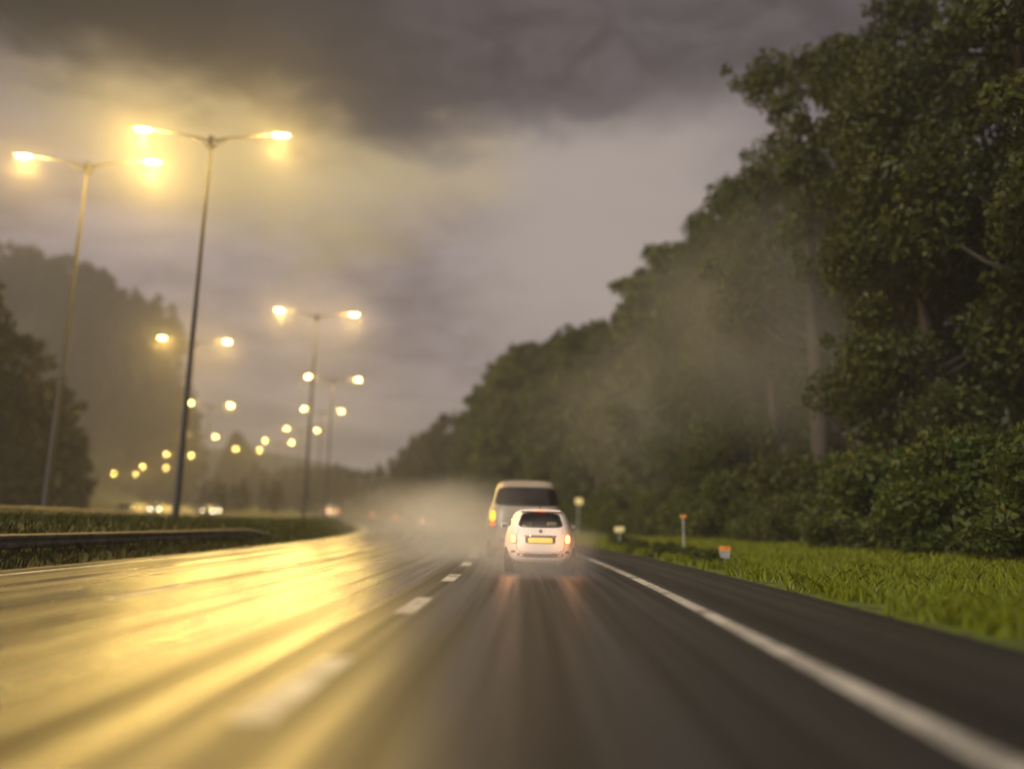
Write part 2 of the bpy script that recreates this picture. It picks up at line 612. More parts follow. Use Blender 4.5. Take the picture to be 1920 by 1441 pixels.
def build_roads():
    tag(strip('road', c_road, np.linspace(-9.75, 4.5, 24), -20, 300, 0.0, M['road'], 1.5), kind='structure')
    tag(strip('opposite_road', g_far, np.linspace(-12.7, 0.15, 10), -20, 246, 0.0, M['road2'], 2.0, zbase=0.5), kind='structure')
    # solid edge lines
    tag(strip('edge_line', c_road, [2.10, 2.31], -6, 298, 0.004, M['paint'], 1.0), kind='structure')
    tag(strip('edge_line', c_road, [-9.12, -8.94], -6, 298, 0.004, M['paint'], 1.0), kind='structure')
    tag(strip('edge_line', g_far, [-0.75, -0.57], -6, 244, 0.504, M['paint'], 1.5), kind='structure')
    tag(strip('drain_channel', c_road, [-9.74, -9.52], -6, 298, 0.004, M['drain'], 1.0), kind='structure')
    # lane dashes
    for u, w, ph, per, ln, yend in ((-1.46, 0.24, 4.25, 5.0, 2.0, 150), (-5.35, 0.17, 4.0, 6.0, 2.4, 150)):
        mb_v, mb_f = [], []
        y = ph - per
        while y < yend:
            b = len(mb_v)
            for q in np.linspace(y, y + ln, 5):
                for du in (-w / 2, w / 2):
                    mb_v.append((float(c_road(q)) + u + du, q, float(rise(q)) + 0.004))
            for i in range(4):
                mb_f.append((b + 2 * i, b + 2 * i + 1, b + 2 * i + 3, b + 2 * i + 2))
            y += per
        tag(link_mesh('lane_markings', mesh_np('lane_markings', mb_v, mb_f), M['paint']), kind='structure')


build_ground()
build_roads()


# ------------------------------------------------------------------ guard rails along the median
def guard_rail(axis, off, y0, y1, ztop, zg, label, every=4.0):
    root = empty('guard_rail', (float(axis(y0)) + off, y0, float(rise(y0)) + zg))
    tag(root, label, 'guard rail', 'steel guard rails on the median')
    ox, oy, oz = root.location
    prof = [(0.0, 0.0), (0.045, -0.04), (0.045, -0.10), (0.0, -0.145), (0.0, -0.175), (0.045, -0.22), (0.045, -0.28), (0.0, -0.32)]
    V, F = [], []
    ys = np.arange(y0, y1, 1.0)
    for y in ys:
        for side in (1, -1):
            pp = prof if side == 1 else prof[::-1]
            for a, b in pp:
                dip = max(0.0, y - (y1 - 9)) / 8 * 0.55
                V.append((float(axis(y)) + off + a * side + 0.004 * side + 0.06 - ox, y - oy, float(rise(y)) + ztop - dip + b - oz))
    n = len(prof) * 2
    for i in range(len(ys) - 1):
        for k in range(n):
            F.append((i * n + k, i * n + (k + 1) % n, (i + 1) * n + (k + 1) % n, (i + 1) * n + k))
    link_mesh('beam', mesh_np('beam', V, F), M['steel'], root)
    y = y0 + 0.6
    mb = MB()
    mb.box(-0.05, 0.05, -0.05, 0.05, -0.35, ztop - zg - 0.02, 0.008)
    pm = mb.mesh('post')
    pm.materials.append(M['steel'])
    while y < y1 - 6:
        p = bpy.data.objects.new('post', pm)
        COL.objects.link(p)
        p.parent = root
        p.location = (float(axis(y)) + off - 0.05 - ox, y - oy, float(rise(y)) + zg - oz)
        y += every
    return root


guard_rail(g_far, 1.35, 14, 170, 1.32, 0.55, 'long steel guard rail on the crest of the grass median before the opposite carriageway')
guard_rail(c_road, -10.9, 4, 41, 0.62, 0.25, 'low guard rail at the near foot of the median beside the lit lanes')


# ------------------------------------------------------------------ lamp posts
def lamp_meshes():
    H, A = 18.0, 2.75
    p = MB()
    p.tube([(0, 0, -2.5), (0, 0, 0.0), (0, 0, 6), (0, 0, 12), (0, 0, H - 0.5), (0, 0, H)], [0.15, 0.15, 0.12, 0.095, 0.07, 0.065], 12)
    p.box(-0.22, 0.22, -0.22, 0.22, -0.3, 0.12, 0.02)
    arm = {}
    for s in (-1, 1):
        a = MB()
        a.tube([(0.05 * s, 0, H - 0.1), (0.5 * s, 0, H + 0.02), (1.5 * s, 0, H + 0.20), (A * s, 0, H + 0.36)], [0.06, 0.055, 0.045, 0.04], 8)
        a.tube([(0.02 * s, 0, H - 0.55), (0.35 * s, 0, H - 0.22), (0.9 * s, 0, H + 0.06)], [0.03, 0.03, 0.03], 6)
        arm[s] = a.mesh('arm', True)
    cap = MB()
    cap.box(-0.13, 0.13, -0.13, 0.13, H - 0.32, H + 0.12, 0.03)
    shell = MB()
    V, F = [], []
    secs = [(-0.42, 0.05, 0.04), (-0.30, 0.12, 0.09), (0.0, 0.17, 0.12), (0.30, 0.16, 0.11), (0.48, 0.10, 0.07), (0.55, 0.04, 0.03)]
    n = 12
    for x, w, h in secs:
        for k in range(n):
            t = 2 * math.pi * k / n
            V.append((x, w * math.cos(t), max(-0.03, h * math.sin(t))))
    for i in range(len(secs) - 1):
        for k in range(n):
            F.append((i * n + k, i * n + (k + 1) % n, (i + 1) * n + (k + 1) % n, (i + 1) * n + k))
    F.append(tuple(range(n)))
    F.append(tuple(range((len(secs) - 1) * n, len(secs) * n)))
    shell.add(V, F)
    lens = MB()
    V, F = [], []
    rings = [(1.0, -0.032), (0.92, -0.075), (0.65, -0.115), (0.3, -0.13)]
    for r, z in rings:
        for k in range(16):
            t = 2 * math.pi * k / 16
            V.append((0.06 + 0.36 * r * math.cos(t), 0.135 * r * math.sin(t), z))
    for i in range(len(rings) - 1):
        for k in range(16):
            F.append((i * 16 + k, i * 16 + (k + 1) % 16, (i + 1) * 16 + (k + 1) % 16, (i + 1) * 16 + k))
    F.append(tuple(range(16)))
    F.append(tuple(range(48, 64)))
    lens.add(V, F)
    return H, A, p.mesh('pole', True), arm, cap.mesh('bracket'), shell.mesh('lamp_head', True), lens.mesh('lens', True)


def build_lamps():
    H, A, pole, arm, cap, shell, lens = lamp_meshes()
    for me, mt in ((pole, 'pole'), (arm[-1], 'pole'), (arm[1], 'pole'), (cap, 'pole'), (shell, 'lamp_shell'), (lens, 'lamp_lens')):
        me.materials.append(M[mt])
    sp = bpy.data.lights.new('sodium_light', 'POINT')
    sp.energy = LAMP_POWER
    sp.color = SODIUM
    sp.shadow_soft_size = 0.22
    first = {
        'm': [(-15.15, 33.1, 0.35), (-18.87, 64.7, 0.42), (-25.86, 97.9, 0.75), (-36.35, 131.9, 1.36), (-48.23, 160, 1.21), (-60.93, 184, 0.93), (-76.29, 206, 0.81)],
        'f': [(-22.6, 35.9, 0.35), (-34.62, 76.2, 0.51), (-53.69, 126.3, 1.24), (-73.99, 170, 0.53), (-94.37, 205, -1.05), (-111.97, 228, -3.0), (-127.08, 240, -4.58)],  # ghost copies of the inner row, built as a second row of posts
    }
    lab = {
        'm': ['tallest lamp post, grey double arm in a yellow glow above the median', 'lamp post with two bright lamps, second tallest of the inner median row',
              'lamp post with two lamps, third of the inner median row, before the grey cloud', 'lamp post with two lamps close below the third one of the inner row',
              'small lamp post fifth along the inner median row', 'small lamp post sixth along the inner median row', 'smallest and farthest lamp post of the inner median row'],
        'f': ['tall lamp post nearest the dark left edge, yellow glow round its arms', 'lamp post with two bright lamps in front of the hazy wooded hill',
              'lamp post with two lamps, third of the outer row, below the hill flank', 'lamp post fourth along the outer row beside the opposite carriageway',
              'small lamp post fifth along the outer row beside the opposite carriageway', 'small lamp post sixth along the outer row, above the far hedge',
              'smallest and farthest lamp post of the outer row, low over the opposite carriageway'],
    }
    for key in ('m', 'f'):
        for i, (x, y, zb) in enumerate(first[key]):
            root = empty('lamp_post', (x, y, zb))
            dcx = float(c_road(y + 1) - c_road(y - 1)) / 2
            root.rotation_euler = (0, 0, math.atan(-dcx))
            tag(root, lab[key][i], 'lamp post', 'double-armed sodium lamp posts along the motorway')
            for nm, me in (('pole', pole), ('arm', arm[-1]), ('arm', arm[1]), ('bracket', cap)):
                o = bpy.data.objects.new(nm, me)
                COL.objects.link(o)
                o.parent = root
            for s in (-1, 1):
                h = bpy.data.objects.new('lamp_head', shell)
                COL.objects.link(h)
                h.parent = root
                h.location = (s * (A + 0.35), 0, H + 0.38)
                h.rotation_euler = (0, 0, 0 if s > 0 else math.pi)
                l = bpy.data.objects.new('lens', lens)
                COL.objects.link(l)
                l.parent = h
                so = bpy.data.objects.new('sodium_light', sp)
                COL.objects.link(so)
                so.parent = h
                so.location = (0.06, 0, -0.55)


build_lamps()


# ------------------------------------------------------------------ trees and shrubs
def leaf_cloud(rng, centers, radii, per, size, droop=0.2):
    """many small four-cornered leaves spread through a set of clumps"""
    P, S = [], []
    for c, r in zip(centers, radii):
        n = max(8, int(per * (r / 1.6) ** 2))
        d = rng.normal(size=(n, 3))
        d /= np.linalg.norm(d, axis=1)[:, None]
        q = rng.random(n) ** 0.45
        p = np.asarray(c) + d * (q * r)[:, None] * np.array([1.0, 1.0, 0.8])
        p[:, 2] -= droop * r * rng.random(n)
        P.append(p)
        S.append(size * (0.6 + 0.8 * rng.random(n)))
    P = np.concatenate(P)
    S = np.concatenate(S)
    n = len(P)
    a = rng.normal(size=(n, 3))
    a /= np.linalg.norm(a, axis=1)[:, None]
    b = rng.normal(size=(n, 3))
    b -= (a * b).sum(1)[:, None] * a
    b /= np.linalg.norm(b, axis=1)[:, None]
    a *= S[:, None]
    b *= (S * 0.55)[:, None]
    V = np.stack([P - a, P + b - 0.15 * a, P + a, P - b - 0.15 * a], 1).reshape(-1, 3)
    F = np.arange(4 * n).reshape(n, 4)
    return V, F


def make_tree_mesh(seed, H, base, Rad, nclump, per, leaf, mat, conical=0.0):
    rng = np.random.default_rng(seed)
    cs, rs = [], []
    for i in range(nclump):
        t = rng.random() ** 0.8
        z = base + (H - base) * t
        if conical:
            w = Rad * (1 - t) ** 0.8 + 0.25
        else:
            w = Rad * math.sqrt(max(0.05, 1 - ((t - 0.38) / 0.66) ** 2))
        a = rng.random() * 2 * math.pi
        rr = w * (0.35 + 0.65 * math.sqrt(rng.random())) * (0.8 + 0.4 * rng.random())
        r = (0.9 + 1.1 * rng.random()) * (Rad / 4.5) * (0.65 if conical else 1.0) * (0.6 + 0.4 * (1 - t))
        cs.append((rr * math.cos(a), rr * math.sin(a), min(z, H - r * 0.7)))
        rs.append(r)
    for i in range(nclump // 2):
        k = rng.integers(nclump)
        c, r = cs[k], rs[k]
        d = rng.normal(size=3)
        d[2] = abs(d[2]) * 0.8
        d /= np.linalg.norm(d)
        cs.append(tuple(np.array(c) + d * r * (1.0 + 0.7 * rng.random())))
        rs.append(r * (0.22 + 0.25 * rng.random()))
    V, F = leaf_cloud(rng, cs, rs, per, leaf)
    crown = mesh_np('crown', V, F)
    crown.materials.append(mat)
    tb = MB()
    lean = rng.normal(size=2) * 0.25
    top = H * 0.86
    pts = [(lean[0] * (k / 5) ** 2, lean[1] * (k / 5) ** 2, -0.5 + (top + 0.5) * k / 5) for k in range(6)]
    r0 = 0.016 * H + 0.04
    tb.tube(pts, [r0 * 1.25, r0, r0 * 0.8, r0 * 0.6, r0 * 0.35, r0 * 0.1], 9)
    order = np.argsort([-r for r in rs])[:14]
    for k in order:
        c = cs[k]
        zb = max(base * 0.7, c[2] - 0.45 * math.hypot(c[0], c[1]) - 0.8)
        f = (zb + 0.5) / (top + 0.5)
        s = (lean[0] * f * f, lean[1] * f * f, zb)
        m = ((s[0] + c[0]) * 0.5, (s[1] + c[1]) * 0.5, s[2] * 0.62 + c[2] * 0.38)
        rb = max(0.03, r0 * 0.42 * (1 - f))
        tb.tube([s, m, c], [rb, rb * 0.7, rb * 0.25], 6)
    trunk = tb.mesh('trunk', True)
    trunk.materials.append(M['bark'])
    return crown, trunk


def make_shrub_mesh(seed, H, Rad, nclump, per, leaf, mat):
    rng = np.random.default_rng(seed)
    cs, rs = [], []
    for i in range(nclump):
        a = rng.random() * 2 * math.pi
        t = rng.random()
        w = Rad * math.sqrt(rng.random()) * (1 - 0.45 * t)
        r = (0.35 + 0.4 * rng.random()) * Rad * 0.55
        cs.append((w * math.cos(a), w * math.sin(a), 0.15 * H + t * 0.75 * H))
        rs.append(r)
    V, F = leaf_cloud(rng, cs, rs, per, leaf)
    V[:, 2] = np.maximum(V[:, 2], 0.02)
    fo = mesh_np('foliage', V, F)
    fo.materials.append(mat)
    st = MB()
    for c in cs[:9]:
        st.tube([(c[0] * 0.1, c[1] * 0.1, -0.2), (c[0] * 0.5, c[1] * 0.5, c[2] * 0.6), c], [0.05, 0.035, 0.012], 5)
    sm = st.mesh('stem', True)
    sm.materials.append(M['bark'])
    return fo, sm


NEAR = [make_tree_mesh(11 + k, 22.0, (1.6, 1.0, 2.0, 1.2, 0.8)[k], (4.9, 4.3, 5.2, 3.6, 4.6)[k], (92, 70, 80, 110, 84)[k], 950, 0.125, M[('leaf_near', 'leaf_olive', 'leaf_near', 'leaf_deep', 'leaf_olive')[k]], (0, 0, 0, 1, 0)[k]) for k in range(5)]
MIDT = [make_tree_mesh(31 + k, 22.0, 1.5, (4.8, 5.2, 4.0, 4.6)[k], 80, 230, 0.30, M[('leaf_near', 'leaf_olive', 'leaf_deep', 'leaf_near')[k]], (0, 0, 1, 0)[k]) for k in range(4)]
DARK = [make_tree_mesh(51 + k, 16.0, 0.8, 4.2, 80, 260, 0.24, M['leaf_dark']) for k in range(3)]
FART = [make_tree_mesh(71 + k, 20.0, 1.0, 4.8, 60, 90, 0.52, M['leaf_dark'], conical=(k % 2)) for k in range(4)]
SHRUB = [make_shrub_mesh(91 + k, 3.4, 2.3, 34, 900, 0.11, M['leaf_bush']) for k in range(3)]
WEED = [make_shrub_mesh(111 + k, 0.75, 0.75, 16, 5000, 0.05, M['leaf_bush']) for k in range(3)]


def place_tree(pair, x, y, scale, rz, label, group, name='broadleaf_tree', sz=1.0, cat='tree', parts=('crown', 'trunk'), dz=-0.05):
    root = empty(name, (x, y, float(terrain(x, y)) + dz), rz)
    root.scale = (scale, scale, scale * sz)
    tag(root, label, cat, group)
    for nm, me in zip(parts, pair):
        o = bpy.data.objects.new(nm, me)
        COL.objects.link(o)
        o.parent = root
    return root


def build_trees():
    rng = random.Random(5)
    U = lambda a, b: rng.uniform(a, b)
    hgt = lambda y: float(np.interp(y, [0, 38, 46, 62, 77, 99, 131, 153, 187, 198, 232, 320], [26, 26, 26, 26.5, 24.5, 25, 26.5, 21, 14.5, 10.5, 13, 14]))
    # right-hand wood, front row
    y = 9.0
    while y < 330:
        near = y < 62
        far = y > 150
        h = hgt(y) * U(0.90, 1.04)
        pair = rng.choice(NEAR if near else (MIDT if not far else FART))
        h0 = 20.0 if far else 22.0
        x = float(c_road(y)) + 16.6 + U(-0.7, 1.0)
        if near:
            lb, gp = 'tall green tree at the near end of the roadside wood, over the grass verge', 'near trees of the roadside wood'
        elif not far:
            lb, gp = 'tree in the middle stretch of the roadside wood, behind the small white car', 'middle trees of the roadside wood'
        else:
            lb, gp = 'low dark tree in the far tail of the roadside wood where the road bends away', 'far trees of the roadside wood'
        if near:
            h *= U(0.86, 1.06)
        place_tree(pair, x, y, h / h0 * (0.92 if near else 1.0), U(0, 6.28), lb, gp, sz=1.09 if near else 1.0)
        y += U(3.8, 6.4) if y < 150 else U(5.5, 7.5)
    # second row behind it
    y = 14.0
    while y < 185:
        h = hgt(y) * U(0.98, 1.10)
        pair = rng.choice(NEAR if y < 70 else MIDT)
        x = float(c_road(y)) + 23 + U(-1.5, 2)
        place_tree(pair, x, y, h / 22.0, U(0, 6.28), 'tree in the second row of the roadside wood, its top against the sky', 'back trees of the roadside wood')
        y += U(6, 8)
    # undergrowth along the wood edge
    y = 14.0
    while y < 150:
        x = float(c_road(y)) + 13.0 + U(-0.6, 0.8)
        place_tree(rng.choice(SHRUB), x, y, U(0.75, 1.25), U(0, 6.28), 'leafy shrub at the foot of the roadside wood, along the grass verge',
                   'shrubs along the edge of the roadside wood', 'shrub', U(0.8, 1.2), 'shrub', ('foliage', 'stem'))
        y += U(2.2, 3.6) if y < 70 else U(4, 6)
    # dark trees left of the opposite carriageway
    for x, yy, h, lb in ((-47.5, 61, 19.5, 'tall dark tree cut by the left edge of the photo'), (-46.0, 66, 17, 'dark tree at the left edge, just right of the tallest dark one'),
                         (-50.0, 77, 15.0, 'dark tree of middle height beside the opposite carriageway'), (-53.0, 84.5, 12.3, 'lower dark tree sloping down beside the opposite carriageway'),
                         (-56.0, 92, 10.2, 'small rounded dark tree ending the left-hand dark row'), (-57.5, 97.5, 8.2, 'smallest dark bushy tree at the tip of the left-hand dark row'),
                         (-52.0, 71, 15.0, 'dark tree standing behind the left-hand dark row'), (-58.0, 88, 11.0, 'squat dark tree half hidden behind the left-hand dark row')):
        place_tree(rng.choice(DARK), x, yy, h / 16.0, U(0, 6.28), lb, 'dark trees left of the opposite carriageway', 'dark_tree', dz=-1.0)
    # hazy wooded hill
    n = 0
    tries = 0
    while n < 150 and tries < 6000:
        tries += 1
        x = U(-235, -116)
        yy = U(240, 330)
        u = x - float(c_road(yy))
        v = x - float(g_far(yy))
        if -14 < u < 8 or (-16 < v < 3 and yy < 250):
            continue
        if float(terrain(x, yy)) < 5:
            continue
        place_tree(rng.choice(FART), x, yy, U(0.85, 1.25), U(0, 6.28), 'hazy tree on the wooded hill rising behind the opposite carriageway', 'trees on the hazy hill', 'hill_tree')
        n += 1
    # bushes and trees in the gap between the carriageways, far ahead
    for i in range(16):
        yy = U(150, 195)
        t = (i + 0.5) / 16
        x = float(g_far(yy)) + 3 + t * (float(c_road(yy)) - 13 - float(g_far(yy)))
        place_tree(rng.choice(FART), x, yy, U(0.22, 0.36), U(0, 6.28), 'low dark bushy tree on the far median between the two carriageways', 'low trees on the far median', 'median_tree', U(0.9, 1.2))
    for i in range(14):
        yy = U(255, 300)
        x = -120 + i * 4.3 + U(-1.5, 1.5)
        if -13 < x - float(c_road(yy)) < 7:
            continue
        place_tree(rng.choice(FART), x, yy, U(0.5, 0.8), U(0, 6.28), 'dark tree closing the view beyond the bend of the road', 'trees beyond the bend', 'dark_tree')
    # weeds where the grass meets the shoulder
    y = 22.0
    while y < 40:
        x = float(c_road(y)) + 4.9 + U(0, 1.4 if y > 23 else 0.3)
        place_tree(rng.choice(WEED), x, y, U(0.5, 0.95), U(0, 6.28), 'low weedy clump on the grass edge beside the hard shoulder', 'weed clumps beside the shoulder', 'weed_clump', 1.0, 'weed', ('foliage', 'stem'))
        y += U(0.7, 1.5)


build_trees()


def build_grass():
    rng = np.random.default_rng(3)
    P = []
    n = 130000
    y = 5 + 45 * rng.random(n) ** 1.5
    u = 4.50 + 9.5 * rng.random(n) ** 1.1 + 0.35 * rng.random(n) ** 2
    x = c_road(y) + u
    pat = np.sin(x * 1.9 + 1.3 * np.sin(y * 0.7)) * np.sin(y * 0.83 + 2.0 * np.sin(x * 0.9)) + 0.5 * np.sin(x * 5.1 + y * 3.7)
    keep = (rng.random(n) < 0.55 + 0.45 * pat) & (u > 4.5 + 0.30 * (1 + np.sin(y * 2.3) * np.sin(y * 0.71)))
    P.append(np.stack([x, y, terrain(x, y)], 1)[keep])
    n = 26000
    y = 9 + 75 * rng.random(n) ** 1.2
    u = -10.0 - 5.5 * rng.random(n)
    x = c_road(y) + u
    ok = x > g_far(y) + 0.5
    P.append(np.stack([x, y, terrain(x, y)], 1)[ok])
    blades(rng, P[0], 'verge_grass', M['blade'], 'bright green rain-wet grass on the right-hand verge')
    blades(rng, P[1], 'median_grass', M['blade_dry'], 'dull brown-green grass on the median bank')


def blades(rng, P, name, mat, label):
    n = len(P)
    a = rng.random(n) * 2 * np.pi
    h = 0.10 + 0.20 * rng.random(n) ** 1.5
    w = 0.006 + 0.010 * rng.random(n) + 0.0006 * P[:, 1]
    ld = rng.normal(size=(n, 2)) * 0.45
    dx = np.stack([np.cos(a) * w, np.sin(a) * w, np.zeros(n)], 1)
    mid = P + np.stack([ld[:, 0] * h * 0.3, ld[:, 1] * h * 0.3, h * 0.55], 1)
    tip = P + np.stack([ld[:, 0] * h, ld[:, 1] * h, h], 1)
    V = np.stack([P - dx, P + dx, mid + dx * 0.7, tip, mid - dx * 0.7], 1).reshape(-1, 3)
    V[:, 2] -= 0.01
    F = np.arange(5 * n).reshape(n, 5)
    o = link_mesh(name, mesh_np(name, V, F), mat)
    tag(o, label, 'grass', kind='stuff')


build_grass()


# ------------------------------------------------------------------ cars
def resample(tab, n):
    tab = np.array(tab, float)
    z = np.linspace(tab[0, 0], tab[-1, 0], n * 4)
    cols = [z]
    for k in range(1, tab.shape[1]):
        v = np.interp(z, tab[:, 0], tab[:, k])
        for _ in range(10):
            vp = v.copy()
            vp[1:-1] = (v[:-2] + 2 * v[1:-1] + v[2:]) / 4
            v = vp
        cols.append(v)
    full = np.stack(cols, 1)
    return full


class Shell:
    """car body as stacked rounded slices: z, half width, rear y, front y"""
    def __init__(self, tab, n=5.0):
        self.t = resample(tab, 40)
        self.n = n

    def at(self, z):
        return [np.interp(z, self.t[:, 0], self.t[:, k]) for k in (1, 2, 3)]

    def end_y(self, x, z, front=False):
        w, yr, yf = self.at(z)
        yc, l = (yr + yf) / 2, (yf - yr) / 2
        q = max(0.0, 1 - min(1.0, abs(x) / w) ** self.n) ** (1 / self.n)
        return yc + l * q if front else yc - l * q

    def side_x(self, y, z):
        w, yr, yf = self.at(z)
        yc, l = (yr + yf) / 2, (yf - yr) / 2
        return w * max(0.0, 1 - min(1.0, abs((y - yc) / l)) ** self.n) ** (1 / self.n)

    def body(self, hole=None, nz=64, nt=112):
        z0, z1 = self.t[0, 0], self.t[-1, 0]
        s = np.linspace(0, 1, nz)
        zs = z0 + (z1 - z0) * (1 - (1 - s) ** 1.35)
        V = []
        for z in zs:
            w, yr, yf = self.at(z)
            yc, l = (yr + yf) / 2, (yf - yr) / 2
            for k in range(nt):
                t = 2 * math.pi * k / nt
                c, q = math.cos(t), math.sin(t)
                V.append((w * math.copysign(abs(c) ** (2 / self.n), c), yc + l * math.copysign(abs(q) ** (2 / self.n), q), z))
        F = []
        for i in range(nz - 1):
            for k in range(nt):
                f = (i * nt + k, i * nt + (k + 1) % nt, (i + 1) * nt + (k + 1) % nt, (i + 1) * nt + k)
                if hole is not None:
                    cx = sum(V[q][0] for q in f) / 4
                    cz = sum(V[q][2] for q in f) / 4
                    cyy = sum(V[q][1] for q in f) / 4
                    w, yr, yf = self.at(cz)
                    if cyy < yr + 0.25 and hole(cx, cz):
                        continue
                F.append(f)
        F.append(tuple(reversed(range(nt))))
        F.append(tuple(range((nz - 1) * nt, nz * nt)))
        return V, F

    def patch(self, cx, cz, a, b, m=4.0, off=0.006, taper=0.0, front=False, side=None, depth=0.02, bend=0.0, rings=5, n=40, r_in=0.0):
        """a thin solid lying on the end (or side) of the body: rounded outline a x b round (cx, cz); r_in > 0 leaves a frame"""
        V, F = [], []
        rs = np.linspace(r_in, 1, rings) if r_in else np.linspace(0.04, 1, rings)
        for r in rs:
            for k in range(n):
                t = 2 * math.pi * k / n
                p = a * r * math.copysign(abs(math.cos(t)) ** (2 / m), math.cos(t))
                q = b * r * math.copysign(abs(math.sin(t)) ** (2 / m), math.sin(t))
                p *= 1 - taper * q / b
                q += bend * (p / a) ** 2
                if side is None:
                    y = self.end_y(cx + p, cz + q, front)
                    V.append((cx + p, y + (off if front else -off), cz + q))
                else:
                    V.append((side * (self.side_x(cx + p, cz + q) + off), cx + p, cz + q))
        nr = len(rs)
        for i in range(nr - 1):
            for k in range(n):
                F.append((i * n + k, i * n + (k + 1) % n, (i + 1) * n + (k + 1) % n, (i + 1) * n + k))
        if not r_in:
            F.append(tuple(reversed(range(n))))
        # skirt back into the body
        for ring in ([nr - 1] if not r_in else [0, nr - 1]):
            b0 = len(V)
            for k in range(n):
                x, y, z = V[ring * n + k]
                if side is None:
                    V.append((x, y + (-depth if front else depth), z))
                else:
                    V.append((x - side * depth, y, z))
            for k in range(n):
                F.append((ring * n + k, ring * n + (k + 1) % n, b0 + (k + 1) % n, b0 + k))
        return V, F


def put(name, vf, mat, parent, smooth=True):
    mb = MB()
    mb.add(*vf)
    return mb.build(name, mat, parent, smooth)


def wheel(parent, x, y, r, w, side):
    wr = empty('wheel')
    wr.parent = parent
    wr.location = (x, y, r)
    t = MB()
    t.lathe([(r * 0.62, -w / 2), (r * 0.93, -w / 2), (r, -w * 0.34), (r, w * 0.34), (r * 0.93, w / 2), (r * 0.62, w / 2)], 'x', n=32)
    t.build('tyre', M['rubber'], wr, True)
    q = MB()
    o = side * w / 2
    q.lathe([(r * 0.6, o - 0.06 * side), (r * 0.6, o - 0.01 * side), (r * 0.5, o - 0.03 * side), (r * 0.14, o + 0.004 * side)], 'x', n=24)
    q.build('rim', M['rim'], wr, True)


HATCH = [(0.20, .66, .22, 3.36), (0.26, .745, .09, 3.46), (0.34, .79, .03, 3.51), (0.46, .812, .0, 3.54), (0.60, .818, .0, 3.55), (0.72, .815, .02, 3.52),
         (0.84, .80, .06, 3.44), (0.92, .78, .09, 3.25), (0.98, .752, .12, 2.90), (1.04, .725, .15, 2.62), (1.12, .70, .20, 2.50), (1.20, .672, .25, 2.38),
         (1.28, .640, .31, 2.24), (1.35, .600, .37, 2.08), (1.41, .545, .45, 1.90), (1.45, .475, .56, 1.70), (1.475, .36, .72, 1.52), (1.487, .18, .95, 1.28)]


